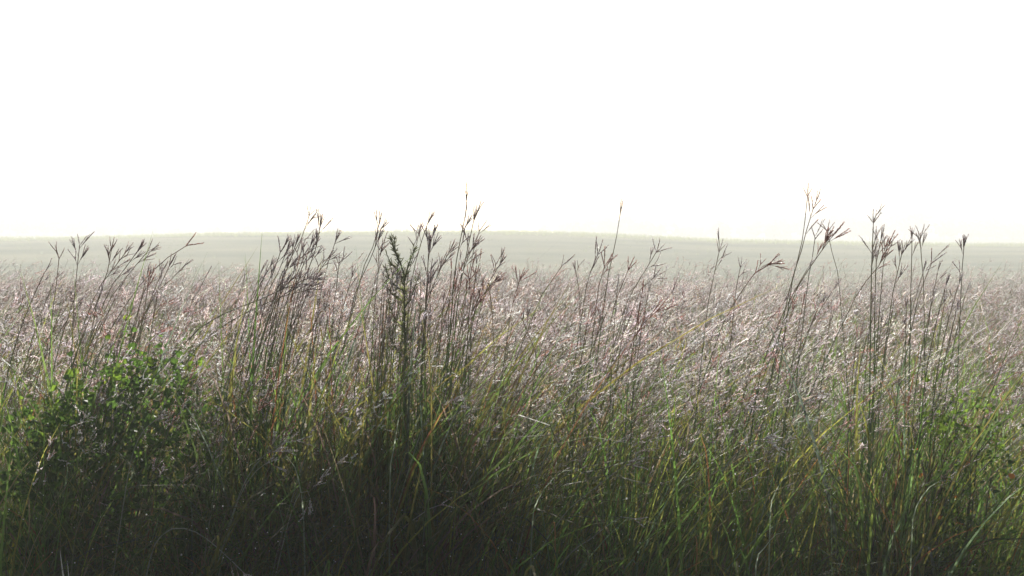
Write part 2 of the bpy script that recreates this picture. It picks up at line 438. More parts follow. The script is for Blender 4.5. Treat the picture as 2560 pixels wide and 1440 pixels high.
HEADS = {'closed': (5, .16, 1.05), 'open': (3, .42, 1.0), 'wide': (4, .75, 1.1), 'single': (2, .07, 1.15), 'fork': (2, .40, 1.15), 'tight': (4, .24, 1.0)}

def seed_head(root, origin, p, d, kind, pal, sc=1.0, whole=False):
    """a flower head: short neck with its fingers as sub-parts"""
    n, spread, ls = HEADS[kind]
    d = np.asarray(d, float); d = d / np.linalg.norm(d)
    mb = MB(); tube(mb, [np.zeros(3), d * .012, d * .020], [.0016, .0021, .0010], PALETTE[pal]['body'], 5)
    if whole:
        mb = MB()
        for _ in range(n): raceme(mb, d * HR.uniform(0, .018), d + np.array([HR.gauss(0, spread * .8), HR.gauss(0, spread * .8), 0]), .056 * sc * ls * HR.uniform(.85, 1.15), PALETTE[pal], 13, 3, .8, 1.6, .15, HR)
    h = mb.obj('seed_head', M_HEAD if whole else M_STEM); h.parent = root; h.location = Vector(p) - Vector(origin)
    if whole: return h
    acr = np.cross(np.array([0, 1.0, 0]), d); acr /= np.linalg.norm(acr) + 1e-9
    for a, b in fan(n, spread):
        dd = d * math.cos(a) + acr * math.sin(a) + np.array([0, 1.0, 0]) * b
        r = bpy.data.objects.new('raceme', HR.choice(RMESH[pal])); COL.objects.link(r)
        place(r, h, (0, 0, 0), d * HR.uniform(.004, .018), dd, sc * ls * HR.uniform(.85, 1.15))
    return h

def stalk_path(pts, Y, drift):
    P = [at(px, py, Y + drift * i / max(len(pts) - 1, 1)) for i, (px, py) in enumerate(pts)]
    W_ = [np.array(p) for p in P]
    a, b = W_[-2], W_[-1]
    sl = (b - a) / max(a[2] - b[2], 1e-3); z0 = float(hgt(b[0], b[1]))
    dz = b[2] - z0
    W_.append(b + np.array([sl[0] * dz * .33, 0.0, -dz * .55])); W_.append(b + np.array([sl[0] * dz * .42, 0.0, -dz]))
    return W_[::-1]

def stalk(label, pts, Y, kind='open', pal='b', side=(), plume=0, sc=1.0, r=1.0, drift=0.0, leaves=2, green=1.0, group='tall flowering grass stalks', whole=False):
    path, L = smoothpath(stalk_path(pts, Y, drift), 26)
    origin = path[0].copy()
    root = empty('grass_stalk', origin); tag(root, label, 'grass stalk', group)
    s = np.linspace(0, 1, 26); arc = lambda m: max(0.0, 1 - m / L)
    pos = lambda t: np.array([np.interp(t, s, path[:, k]) for k in range(3)])
    dr = lambda t: pos(min(t + .01, 1.0)) - pos(t - .03)
    head_l = .056 * HEADS[kind][2] * sc * .95; t1 = arc(head_l)
    ss = np.linspace(0, t1, 22)
    hi = lerp(STEM_HI, PALETTE[pal]['body'], .5)
    cols = lerp(STEM_LO * green * np.array((1, 1.25, 1)), hi, np.clip((ss - .62) / .38, 0, 1))
    if group.startswith('bowed'): cols = lerp((.12, .15, .07), (.28, .29, .23), ss / t1)  # skylight on the shaded bowed stems put in as paler grey-green colour
    mb = MB(); tube(mb, np.array([pos(t) for t in ss]) - origin, np.linspace(.0032, .0017, 22) * r, cols, 5)
    mb.obj('stem', M_STEM, root, True)
    seed_head(root, origin, pos(t1), dr(t1), kind, pal, sc, whole)
    def lateral(dist, ang, k2, s2):
        t = arc(dist); p = pos(t); d = dr(t); d /= np.linalg.norm(d)
        acr = np.cross(np.array([0, 1.0, 0]), d); acr /= np.linalg.norm(acr)
        dd = d * math.cos(ang) + acr * math.sin(ang) + np.array([0, HR.uniform(-.2, .2), 0])
        h = seed_head(root, origin, p + dd * .03 * s2, dd, k2, pal, s2, whole)
        mb = MB(); tube(mb, [np.zeros(3), -dd * .015 * s2, -dd * .03 * s2], .0009 * r, hi, 4); pd = mb.obj('peduncle', M_STEM, h)
    for x in side: lateral(x[0], x[1], x[2] if len(x) > 2 else 'fork', x[3] if len(x) > 3 else .85 * sc)
    for i in range(plume):
        lateral(HR.uniform(.02, .16) + head_l, HR.choice((-1, 1)) * HR.uniform(.1, .5), HR.choice(('tight', 'fork', 'single')), sc * HR.uniform(.7, 1))
    for i in range(leaves):
        t = HR.uniform(.25, .62); c = pick_leaf_color(HR); mb = MB()
        az = HR.choice((0, math.pi)) + HR.gauss(0, .5)
        blade(mb, (0, 0, 0), az, HR.uniform(.2, .36) * (1.35 if whole else 1), HR.uniform(1.0, 1.35) + (.12 if whole else 0), HR.uniform(.2, 1.0) if whole else HR.uniform(.5, 1.9), HR.uniform(.006, .010), c, c * 1.3, 9)
        o = mb.obj('leaf', M_BLADE, root); o.location = Vector(pos(t) - origin)
    return root

# tips first, in the pixels of the photograph; then depth in metres
stalk('pale stalk with small forked head at the outermost left of the meadow edge', [(150, 622), (146, 660), (140, 720), (130, 800)], 4.7, 'fork', 'b', [(.05, -.4)])
stalk('upright purple stalk with a narrow split head, left of the spread trident head', [(202, 590), (196, 640), (190, 700), (184, 780)], 4.6, 'fork', 'p', [(.06, .5, 'single'), (.14, -.3)], 2)
stalk('stalk topped by a spread three-fingered head of stiff dark brown spikes', [(280, 602), (274, 660), (258, 710), (236, 790)], 4.6, 'open', 'b', [(.10, -.3), (.16, .5)], 3)
stalk('leaning feathery stalk just right of the spread trident head', [(326, 615), (300, 650), (268, 695), (225, 770)], 4.7, 'tight', 'b', [(.08, .4)], 3)
stalk('leaning stalk with a dark closed brush-like head, between two feathery ones', [(356, 612), (335, 640), (300, 690), (255, 770)], 4.6, 'closed', 'p', [(.1, .35, 'tight')], 1)
stalk('leaning stalk with narrow split head pointing at the long arching stalk', [(386, 610), (355, 645), (315, 695), (265, 770)], 4.7, 'fork', 'b', [(.07, .3, 'tight'), (.12, .5)], 1)
stalk('long arching bare stalk ending in two thin fingers, lying far over to the right', [(497, 603), (455, 620), (400, 660), (340, 725), (285, 810), (250, 880)], 4.5, 'fork', 'r', [], 0, 1.1, 1.0, green=1.3)
stalk('short stalk with dark split head beneath the two-fingered arching stalk', [(433, 645), (420, 672), (398, 720), (365, 790)], 4.9, 'tight', 'p', [(.07, .4)], 1)
stalk('small leaning stalk with a pale dark-centred head right of the arching stalk', [(474, 654), (452, 672), (418, 710), (370, 770)], 5.1, 'tight', 'b', [], 1, .9)
stalk('short upright stalk with red-brown trident standing low under the arching stalk', [(376, 690), (369, 722), (362, 770), (350, 840)], 4.4, 'open', 'r', [(.04, .2, 'single')], 0, 1.1)
stalk('tiny leaning stalk with dark tip alone before the pale field', [(527, 672), (515, 690), (495, 730), (470, 780)], 5.6, 'single', 'p', [], 0, .9)
stalk('tiny forked stalk before the pale field, left of the dark clump', [(618, 672), (611, 692), (600, 730), (585, 780)], 5.6, 'fork', 'p', [(.09, .5)], 0, .9)
# dark clump
stalk('slender pale stalk with thin open fingers, tallest of the dark clump', [(776, 522), (768, 560), (750, 605), (725, 650), (690, 730)], 4.6, 'open', 'w', [(.07, .5, 'fork'), (.10, .15, 'single'), (.16, .6, 'fork')], 0, .95)
stalk('tall stalk with a black-purple closed head and side spikes in the dark clump', [(804, 545), (800, 572), (790, 622), (775, 665), (745, 740)], 4.5, 'closed', 'p', [(.06, -.3, 'single'), (.07, .55, 'single'), (.15, -.2, 'closed'), (.2, .3, 'tight')], 1)
stalk('outermost stalk of the dark clump, spiky purple head on a leaning stem', [(704, 604), (699, 640), (680, 690), (650, 760)], 4.6, 'fork', 'p', [(.05, .35, 'closed'), (.1, .4, 'tight')], 1)
stalk('second stalk of the dark clump with short dark brush, leaning', [(724, 610), (712, 640), (692, 690), (660, 770)], 4.55, 'closed', 'p', [(.1, .3, 'closed')], 1)
stalk('dark-headed stalk in the clump under the slender pale one', [(744, 594), (735, 625), (715, 680), (685, 760)], 4.5, 'closed', 'p', [(.08, -.3, 'tight'), (.15, .3, 'closed')], 1)
stalk('dark-headed stalk in the middle of the clump, leaning onto its neighbour', [(760, 610), (750, 640), (728, 700), (700, 780)], 4.6, 'tight', 'p', [(.09, .35, 'closed'), (.15, -.3, 'tight')], 2)
stalk('stalk with a broad dark brush just under the black-purple closed head', [(786, 594), (774, 620), (752, 680), (725, 760)], 4.55, 'closed', 'p', [(.08, .3, 'closed'), (.14, .3, 'tight')], 2)
stalk('feathery brown stalk bending out of the dark clump to the right', [(838, 632), (815, 650), (790, 690), (755, 770)], 4.5, 'tight', 'b', [(.06, .5, 'tight'), (.10, .4)], 5)
stalk('lone dark stalk with one side spike, first to the right of the dark clump', [(846, 582), (838, 610), (828, 632), (812, 690), (795, 780)], 4.7, 'closed', 'p', [(.055, .8, 'single', .7)], 0)
stalk('stalk with an upright trident pair, below the lone dark stalk', [(850, 640), (846, 672), (841, 720), (832, 800)], 4.7, 'open', 'p', [(.05, .4, 'fork')], 1)
stalk('short pale-brown feathered stalk between the dark clump and the brown pair', [(886, 672), (878, 697), (866, 740), (848, 810)], 4.8, 'tight', 'b', [], 2)
stalk('green lying stalk whose feathery head hangs into the dark clump', [(792, 690), (740, 706), (660, 745), (560, 785), (470, 850)], 4.4, 'tight', 'p', [(.05, .3, 'tight')], 5, 1, 1.1, green=1.3)
stalk('second lying stalk, below the green one and parallel with it', [(800, 722), (745, 728), (650, 765), (550, 820), (470, 900)], 4.45, 'tight', 'p', [(.06, -.3, 'tight')], 5, 1, 1.1, green=1.2)
# brown pair and the weed
stalk('thin stalk with a single tiny dark tip rising from the brown pair', [(953, 540), (948, 560), (940, 590), (925, 640), (898, 710)], 4.6, 'single', 'p', [(.06, -.4, 'single'), (.09, .4, 'closed')], 0, .95)
stalk('stalk with a dark brush and long bent stem left of the branched weed', [(952, 578), (944, 604), (925, 650), (900, 705), (875, 790)], 4.5, 'closed', 'p', [(.09, -.2, 'single')], 1)
stalk('brown many-spiked stalk leaning against the branched weed', [(950, 600), (946, 630), (945, 690), (935, 790)], 4.6, 'open', 'b', [(.05, .5), (.1, .3, 'tight'), (.13, -.3)], 2)
stalk('stalk with feather head bent to the right, above the thick plume', [(1084, 538), (1066, 560), (1052, 610), (1038, 660), (1025, 740)], 4.6, 'closed', 'b', [(.14, -.5, 'fork')], 0, 1.05)
stalk('stalk with a short dark brush standing behind the branched weed', [(1050, 565), (1046, 594), (1036, 630), (1020, 690), (1008, 780)], 4.7, 'closed', 'p', [(.08, -.4, 'fork'), (.13, -.3, 'fork')], 1)
stalk('thick dark plume, the bulkiest head of the meadow, on a green stem', [(1074, 600), (1071, 640), (1068, 700), (1062, 800), (1055, 900)], 4.5, 'closed', 'p', [(.03, .25, 'closed', 1.1), (.05, -.15, 'closed', 1.1), (.07, .4, 'tight', 1.1)], 5, 1.15, 1.3)
stalk('tall slender stalk with long pointed head, tallest in the middle of the meadow', [(1168, 508), (1160, 556), (1150, 605), (1140, 660), (1130, 760)], 4.5, 'single', 'b', [(.03, -.15, 'single'), (.14, .3, 'closed', .9), (.22, .3, 'fork')], 0, 1.25, 1.2, green=1.2)
stalk('tall stalk with brown tufted head, right neighbour of the tallest slender one', [(1192, 528), (1180, 568), (1168, 630), (1155, 690), (1140, 800)], 4.5, 'tight', 'b', [(.05, .12, 'single'), (.16, -.5, 'single'), (.22, .4, 'closed')], 2, 1.1, 1.2, green=1.2)
stalk('white-edged feathery stalk leaning right beside the tall tufted pair', [(1186, 596), (1178, 630), (1160, 670), (1140, 750)], 4.6, 'tight', 'b', [(.06, .35, 'tight')], 4)
stalk('faint pale stalk with a bare V of two thread fingers against the sky', [(1205, 556), (1197, 580), (1188, 620), (1172, 690)], 4.8, 'fork', 'w', [(.06, .6, 'single')], 0, .9)
stalk('spreading feathery stalk leaning right between plume and tall tufted pair', [(1136, 612), (1118, 636), (1098, 680), (1070, 760)], 4.6, 'tight', 'b', [(.07, .3, 'tight')], 5)
stalk('red-brown stalk with upright open fingers low before the pale slope', [(1176, 672), (1174, 704), (1176, 760), (1170, 830)], 4.4, 'wide', 'r', [(.03, .2, 'single')], 0, 1.05)
stalk('lone stalk with a bristly brown head leaning right, pale slope behind', [(1260, 640), (1246, 668), (1228, 700), (1205, 760)], 4.7, 'closed', 'b', [(.045, -.3, 'tight'), (.09, -.5, 'fork')], 1, 1.05)
stalk('dark bent stalk whose brown tufts droop left and right', [(1312, 680), (1298, 700), (1288, 740), (1275, 800)], 4.6, 'tight', 'r', [(.05, .7, 'single'), (.06, -.6, 'tight')], 1)
stalk('leaning white-tipped stalk with single brush beside the lone needle stalk', [(1424, 642), (1405, 664), (1378, 705), (1345, 760)], 4.9, 'fork', 'b', [], 0, 1.1)
stalk('small nodding stalk with brown bud head bent to the left', [(1432, 660), (1440, 680), (1447, 720), (1450, 790)], 5.0, 'closed', 'b', [(.05, .6, 'fork')], 0, .9)
stalk('lone needle-thin stalk with one narrow dark tip high above the ridge', [(1554, 503), (1549, 545), (1540, 600), (1530, 650), (1516, 720)], 4.8, 'single', 'b', [], 0, 1.2)
stalk('stalk with long leaning trident and a second spike, left of the needle stalk', [(1509, 614), (1490, 645), (1476, 680), (1462, 740)], 4.8, 'open', 'p', [(.08, -.4, 'single'), (.16, 0.1, 'single')], 0, 1.15)
stalk('reddish stalk with close upright spikes at the foot of the needle stalk', [(1518, 642), (1510, 672), (1502, 700), (1490, 770)], 4.7, 'fork', 'r', [(.05, -.25, 'single'), (.06, .4, 'tight')], 1)
stalk('stalk with red-brown wide trident tilted right, past the needle stalk', [(1580, 655), (1567, 683), (1552, 720), (1530, 790)], 4.7, 'open', 'r', [], 0, 1.1)
stalk('tall forked stalk with spread thin fingers leaning right before the slope', [(1652, 604), (1640, 632), (1618, 668), (1592, 710), (1560, 780)], 4.7, 'wide', 'w', [(.12, -.4, 'closed', .8), (.15, .5, 'fork')], 0, 1.1)
stalk('horizontal-fingered stalk just right of the tall forked one', [(1658, 682), (1640, 690), (1615, 712), (1585, 765)], 4.9, 'wide', 'b', [], 0, 1.05)
stalk('drooping heavy red-brown plume bowed over the pink grass', [(1664, 772), (1630, 786), (1606, 812), (1575, 870)], 4.4, 'tight', 'r', [(.05, .25, 'single')], 5, 1.05)
stalk('pink forked stalk standing alone halfway between needle and tallest stalk', [(1806, 604), (1797, 630), (1790, 665), (1778, 720), (1765, 800)], 4.6, 'open', 'w', [(.10, .6, 'fork'), (.04, -.4, 'single')], 1, 1.1)
stalk('small dark three-pronged stalk between pink fork and bent arch', [(1856, 650), (1850, 668), (1843, 710), (1835, 770)], 5.0, 'open', 'p', [(.09, .7, 'fork')], 0, .85)
stalk('tallest stalk of all, bare stem with a small trident high in the white sky', [(2020, 470), (2019, 497), (2013, 545), (2006, 600), (1992, 660), (1975, 740)], 4.5, 'open', 'r', [], 0, .95, .95)
stalk('pale stalk with stacked side spikes close beside the tallest one', [(2038, 496), (2033, 522), (2024, 555), (2012, 590), (1998, 650), (1970, 740)], 4.5, 'fork', 'r', [(.055, .1, 'single'), (.09, .55, 'single'), (.17, .4, 'single')], 1, 1.0)
stalk('stalk leaning left with a wide spread four-fingered head', [(2068, 556), (2069, 585), (2077, 622), (2090, 665), (2100, 740)], 4.6, 'wide', 'b', [], 0, .95, .8)
stalk('reddish stalk leaning far right with one dark finger by the wide head', [(2104, 563), (2080, 592), (2055, 625), (2025, 670), (1985, 740)], 4.55, 'single', 'r', [(.14, -.1, 'closed', .8), (.10, .4, 'single')], 3, 1.25)
stalk('thin dark stalk with split tip between tallest stalk and wide head', [(2041, 574), (2036, 605), (2030, 650), (2018, 720)], 4.7, 'fork', 'p', [(.03, .3, 'single')], 0, .9)
stalk('stout straight green stalk with four-fingered head, thickest on the right', [(2184, 533), (2183, 575), (2180, 640), (2178, 720), (2176, 850), (2174, 1000)], 4.4, 'wide', 'w', [(.03, .5, 'single'), (.18, -.6, 'single'), (.2, .3, 'tight'), (.24, .15, 'tight')], 2, 1.0, 1.3, green=1.4)
stalk('second stout green stalk pressed against the four-fingered one', [(2212, 575), (2202, 605), (2192, 640), (2188, 720), (2186, 850), (2184, 980)], 4.45, 'single', 'b', [(.08, -.4, 'tight'), (.12, .5, 'fork'), (.16, -.1, 'tight')], 1, 1.0, 1.15, green=1.4)
stalk('brown stalk bending out to the right of the two stout green ones', [(2236, 588), (2222, 606), (2205, 650), (2180, 690), (2130, 760)], 4.5, 'single', 'r', [], 4, 1.1)
stalk('stalk with two flat fingers pointing sideways above the dark tuft', [(2248, 608), (2228, 607), (2212, 640), (2205, 700)], 4.7, 'fork', 'w', [], 0, .95)
stalk('stalk with dense brown drooping tuft right of the stout green pair', [(2264, 612), (2252, 640), (2242, 690), (2228, 760)], 4.55, 'tight', 'b', [(.05, .3, 'tight'), (.08, -.2, 'closed')], 2, 1.05)
stalk('dark stalk with short bud head left of the star-shaped one', [(2279, 578), (2281, 600), (2279, 650), (2277, 740)], 4.7, 'closed', 'b', [(.12, .3, 'closed', .7)], 0, .85)
stalk('stalk with a star of wide thin fingers near the outermost right', [(2301, 568), (2300, 594), (2303, 640), (2308, 690), (2310, 760)], 4.7, 'wide', 'w', [(.10, -.2, 'closed', .8)], 1, 1.1)
stalk('leaning two-spiked stalk low between star head and dark outermost stalk', [(2342, 635), (2328, 660), (2310, 705), (2290, 770)], 4.7, 'fork', 'b', [(.03, .3, 'single')], 0, 1.1)
stalk('outermost right stalk with closed dark head on an upright stem', [(2411, 597), (2410, 622), (2406, 665), (2402, 740)], 4.7, 'closed', 'p', [(.08, -.3, 'tight', .8)], 1, .95)
stalk('bowed stalk bending over in a hook of hanging red-brown fingers', [(1950, 668), (1932, 658), (1908, 662), (1880, 690), (1845, 745), (1800, 830)], 4.5, 'tight', 'r', [(.05, .4, 'tight'), (.09, .3)], 3, 1.0)
stalk('leaning stalk with pink feathery side tufts right of the thick plume', [(1254, 690), (1230, 706), (1206, 740), (1180, 800)], 4.5, 'tight', 'r', [(.07, .4, 'tight')], 4)
stalk('forked bare brown stalk standing low in the pink grass', [(1296, 770), (1322, 840), (1345, 900), (1330, 980)], 4.35, 'fork', 'b', [(.10, .5, 'single', 1.2)], 0, 1.1)
# low and bowed ones in the dark front
stalk('bowed foreground stalk arching right and down, its fingers hanging', [(632, 1455), (560, 1384), (490, 1330), (430, 1320), (392, 1352), (375, 1400)], 3.95, 'open', 'w', [(.10, .45, 'single', 1.1), (.13, .6, 'single', 1.0)], 0, 1.2, 1.2, leaves=0, group='bowed stalks of the dark front')
stalk('bright green leaning stalk with pale drooping brushes before the dark hollow', [(738, 1088), (700, 1112), (664, 1135), (630, 1175), (590, 1260)], 4.1, 'open', 'w', [(.04, .6, 'fork'), (.10, .7, 'tight'), (.13, -.5, 'tight')], 1, 1.1, 1.2, leaves=1, green=2.2, group='bowed stalks of the dark front')
stalk('pale brush bending right under the bright green leaning stalk', [(690, 1164), (665, 1158), (645, 1172), (610, 1220), (580, 1300)], 4.1, 'tight', 'w', [(.03, .5, 'single')], 0, 1, leaves=1, group='bowed stalks of the dark front')
stalk('pale hooked brush drooping beside the leafy bush', [(660, 1000), (630, 992), (600, 1010), (570, 1060), (550, 1140)], 4.2, 'tight', 'w', [(.04, .5, 'single')], 1, leaves=1, group='bowed stalks of the dark front')
stalk('pale drooping brush before the middle of the leafy bush', [(415, 1052), (390, 1050), (365, 1068), (340, 1110), (320, 1190)], 4.1, 'tight', 'w', [(.05, .6, 'fork')], 0, leaves=0, group='bowed stalks of the dark front')
stalk('small pale brush hanging low in the black hollow', [(770, 1275), (778, 1240), (768, 1222), (748, 1235), (720, 1310)], 4.05, 'tight', 'w', [(.04, .4, 'single')], 0, .9, leaves=1, group='bowed stalks of the dark front')
stalk('broad pale feathery spray nodding right in the green lower front', [(1935, 1108), (1910, 1096), (1880, 1104), (1845, 1130), (1800, 1190)], 4.1, 'tight', 'w', [(.04, .6, 'tight'), (.08, .5, 'tight')], 1, 1.1, leaves=1, group='bowed stalks of the dark front')
stalk('bowed thin stalk with small beaded tip low at the right of centre', [(1605, 1312), (1570, 1290), (1530, 1305), (1480, 1345), (1420, 1390)], 4.05, 'fork', 'w', [], 0, .8, leaves=0, group='bowed stalks of the dark front')
stalk('bowed grey stalk with bent tip low at the left of centre', [(1125, 1270), (1100, 1262), (1075, 1270), (1035, 1300), (1000, 1330)], 4.05, 'fork', 'w', [], 0, .8, leaves=0, group='bowed stalks of the dark front')
stalk('long straight leaning stalk crossing the green lower front', [(1596, 1148), (1550, 1172), (1500, 1210), (1455, 1245), (1400, 1300)], 4.1, 'single', 'w', [(.06, .4, 'fork')], 0, 1.1, leaves=1, group='bowed stalks of the dark front')
def hooked(px, py, L, label):
    stalk(label, [(px, py), (px - L * .5, py - L * .12), (px - L, py + L * .25), (px - L * 1.5, py + L * 1.3)], 4.15, 'tight', 'w', [(.04, .5, 'single')], 0, .95, leaves=1, group='bowed stalks of the dark front')
hooked(860, 1040, 60, 'pale drooping brush between dark hollow and branched weed')
hooked(1150, 1010, 70, 'pale drooping brush right of the branched weed foot')
hooked(1470, 1010, 60, 'pale drooping brush under the forked bare brown stalk')
hooked(2060, 1000, 60, 'pale drooping brush left of the stout green pair')

# ------------------------------------------------------------------ the dense bundles: stems that nothing tells apart within one bundle
def bundle(n, x0, x1, y0, y1, lean, Y, label, group, pals, seed, green=1.25):
    r3 = random.Random(seed)
    for i in range(n):
        x = x0 + (x1 - x0) * (i + r3.random()) / n; y = r3.uniform(y0, y1); l = lean * r3.uniform(.5, 1.5) + r3.gauss(0, 22)
        pts = [(x, y), (x - l * .22, y + 55), (x - l * .55, y + 150), (x - l * .85, y + 270), (x - l, y + 400)]
        stalk(label, pts, Y + r3.uniform(-.15, .25), r3.choice(('closed', 'tight', 'fork', 'single', 'single')), r3.choice(pals), [(r3.uniform(.06, .16), r3.choice((-1, 1)) * r3.uniform(.2, .5), r3.choice(('fork', 'tight')))] if r3.random() < .7 else [], 0, r3.uniform(.8, 1), r3.uniform(.75, 1.2), leaves=5, green=green * r3.uniform(.8, 1.3), group=group, whole=True)
bundle(36, 655, 840, 640, 800, 95, 4.5, 'olive stem crowded among its like in the dark leaning clump', 'stems of the dark leaning clump', 'ppb', 1)
bundle(46, 935, 1085, 660, 860, 30, 4.5, 'green stem crowded among its like around the branched weed', 'stems around the branched weed', 'pbb', 2, 1.4)
bundle(16, 1110, 1215, 620, 820, 55, 4.5, 'green stem crowded among its like under the tall tufted pair', 'stems under the tall tufted pair', 'bbr', 3, 1.4)
bundle(20, 120, 420, 640, 800, 130, 4.5, 'lean olive stem among its like in the wind-bent tuft above the bush', 'stems of the wind-bent tuft above the bush', 'pbbw', 4)
bundle(7, 1960, 2110, 620, 780, 120, 4.5, 'lean reddish stem among its like below the tallest stalk', 'stems below the tallest stalk', 'rbw', 5, 1.1)
bundle(8, 2130, 2280, 640, 860, 30, 4.45, 'green upright stem among its like beside the two stout stalks', 'stems beside the two stout stalks', 'bbrw', 6, 1.5)
bundle(8, 2310, 2430, 640, 760, 45, 4.5, 'thin stem among its like at the outermost right end of the tuft line', 'stems at the right end', 'bwp', 7, 1.1)
bundle(10, 1470, 1640, 670, 780, 75, 4.5, 'lean brown stem among its like around the foot of the needle stalk', 'stems around the needle stalk foot', 'rbw', 8, 1.0)

# ------------------------------------------------------------------ the front row: stalks nothing tells apart
def row_stalk(seed):
    r3 = random.Random(seed); root = empty('meadow_stalk', (0, 0, 0))
    st, _, _ = MB(), 0, 0
    H = r3.uniform(1.15, 1.4); lean = r3.uniform(.1, .42); az = r3.gauss(0, .4); s = np.linspace(0, 1, 12)
    P = np.stack([lean * H * s ** 1.8 * math.cos(az), lean * H * s ** 1.8 * math.sin(az), H * (s - .12 * lean * s * s)], 1)
    green = r3.uniform(1, 1.5); pal = r3.choice([PURPLE, BROWN, BROWN, PALE, RED])
    tube(st, P, np.linspace(.0028, .0010, 12), lerp(STEM_LO * green, STEM_HI, s ** 1.2), 5); st.obj('stem', M_STEM, root, True)
    pos = lambda t: np.array([np.interp(t, s, P[:, k]) for k in range(3)])
    for j in range(3):
        c = pick_leaf_color(r3); mb = MB()
        blade(mb, (0, 0, 0), r3.choice((0, math.pi)) + r3.gauss(0, .8), r3.uniform(.25, .45), r3.uniform(1, 1.4), r3.uniform(.4, 1.9), r3.uniform(.006, .010), c, c * 1.3, 8)
        o = mb.obj('leaf', M_BLADE, root); o.location = Vector(pos(r3.uniform(.15, .6)))
    for t in [1.0] + [r3.uniform(.74, .97) for _ in range(r3.randint(2, 4))]:
        d = pos(min(t + .02, 1)) - pos(t - .02); d /= np.linalg.norm(d); _, u, v = frame(d); mb = MB()
        q = np.zeros(3)
        if t < 1:
            a = r3.uniform(0, 6.28); q = d * .03 + (math.cos(a) * u + math.sin(a) * v) * .02; tube(mb, [np.zeros(3), q], .0008, STEM_HI, 3)
        for _ in range(r3.randint(2, 4)):
            a = r3.uniform(0, 6.28); w = r3.uniform(.08, .45)
            raceme(mb, q, d + (math.cos(a) * u + math.sin(a) * v) * w + np.array([.15, 0, 0]), r3.uniform(.05, .075), pal, 13, 3, .75, 1.35, .25, r3)
        o = mb.obj('seed_head', M_SEED, root); o.location = Vector(pos(t))
    return root
ROW = dict(label='pinkish flowering grass stalk, one of many alike along the meadow front', cat='grass stalk', group='alike grass stalks along the meadow front')
rows = [row_stalk(300 + i) for i in range(14)]
used = set(); R5 = random.Random(77)
for i in range(104):
    k = i % 14; src = rows[k]
    if k not in used: used.add(k); o = src
    else:
        o = src.copy(); COL.objects.link(o)
        for ch in src.children:
            c = ch.copy(); COL.objects.link(c); c.parent = o
    y = R5.uniform(4.3, 5.6); x = (-1 + 2 * (i * 0.61803 % 1.0)) * (y * .515)
    if i >= 92: y = R5.uniform(4.0, 4.2); x = R5.uniform(-2.1, -1.2)
    o.location = (x, y, float(hgt(x, y)) - .01); o.rotation_euler = (R5.gauss(0, .05), R5.gauss(.04, .08) + (.10 if x < -1 else 0), R5.gauss(0, .35))
    sc = R5.uniform(.86, 1.08); o.scale = (sc, sc, sc); tag(o, ROW['label'], ROW['cat'], ROW['group'])

# ------------------------------------------------------------------ broad-leaved plants
def broad_leaf(mb, p, d, L, W_, col, rr_):
    d = np.asarray(d, float); d /= np.linalg.norm(d); _, u, v = frame(d)
    a = rr_.uniform(0, 6.28); side = math.cos(a) * u + math.sin(a) * v; up = np.cross(d, side)
    s = np.linspace(0, 1, 6); P = np.array([np.asarray(p) + d * L * t - up * L * .22 * t * t for t in s])
    ribbon(mb, P, np.array([.10, .78, 1.0, .86, .5, .04]) * W_, side, np.asarray(col) * rr_.uniform(.75, 1.3), .12)

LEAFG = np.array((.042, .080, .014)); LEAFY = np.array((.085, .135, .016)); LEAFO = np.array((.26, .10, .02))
def bush(name, label, x0p, x1p, top, Y, depth, zlow, n, size, orange, seed, nst=7):
    r3 = random.Random(seed); xa, xb = at(x0p, 1000, Y).x, at(x1p, 1000, Y).x
    origin = np.array([(xa + xb) / 2, Y + depth / 2, 0.0]); root = empty(name, origin); tag(root, label, 'bush')
    txs = [at(px, 1000, Y).x for px, _ in top]; tzs = [at(1280, py, Y).z for _, py in top]
    mb = MB()
    for i in range(n):
        x = r3.uniform(xa, xb); zt = np.interp(x, txs, tzs) + r3.gauss(0, .075)
        z = zlow + (zt - zlow) * (1 - r3.random() ** 1.5); y = Y + depth * r3.random() + (.10 if z > zt - .1 else 0)
        if math.sin(x * 17 + z * 13 + seed) + math.sin(z * 23 - x * 9) > .9 and r3.random() < .75: continue
        c = LEAFY if r3.random() < (.5 if orange and x > 0 else 0) + (.28 if z > zt - .12 else .03) else LEAFO if r3.random() < orange else LEAFG  # right bush: sunlit look put into colour by extra yellow-green leaves
        L = r3.uniform(.5, 1.35) * size
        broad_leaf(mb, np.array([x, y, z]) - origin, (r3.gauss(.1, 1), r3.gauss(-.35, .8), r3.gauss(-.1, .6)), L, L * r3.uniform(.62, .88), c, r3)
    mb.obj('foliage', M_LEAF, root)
    for i in range(nst):
        x = xa + (xb - xa) * (i + r3.random()) / nst; zt = np.interp(x, txs, tzs) * .93
        b = np.array([origin[0] + (x - origin[0]) * .45, Y + depth * r3.uniform(.3, .8), -.02]); e = np.array([x, Y + depth * r3.random(), zt])
        P, _ = smoothpath([b, (b + e) / 2 + np.array([r3.gauss(0, .04), 0, .05]), e], 10)
        mb = MB(); tube(mb, P - origin, np.linspace(.0055, .002, 10), lerp((.09, .06, .035), (.07, .11, .03), np.linspace(0, 1, 10)), 5); mb.obj('stem', M_STEM, root, True)
    return root
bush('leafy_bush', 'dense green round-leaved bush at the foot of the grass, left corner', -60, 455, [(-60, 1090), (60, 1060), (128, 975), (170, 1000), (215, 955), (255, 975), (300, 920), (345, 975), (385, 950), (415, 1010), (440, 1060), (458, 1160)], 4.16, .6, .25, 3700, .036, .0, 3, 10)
bush('leafy_bush', 'sunlit yellow-green small-leaved bush at the right corner', 2375, 2570, [(2375, 1230), (2400, 1120), (2440, 1070), (2500, 1050), (2570, 1070)], 4.15, .5, .15, 1100, .026, .03, 8, 6)
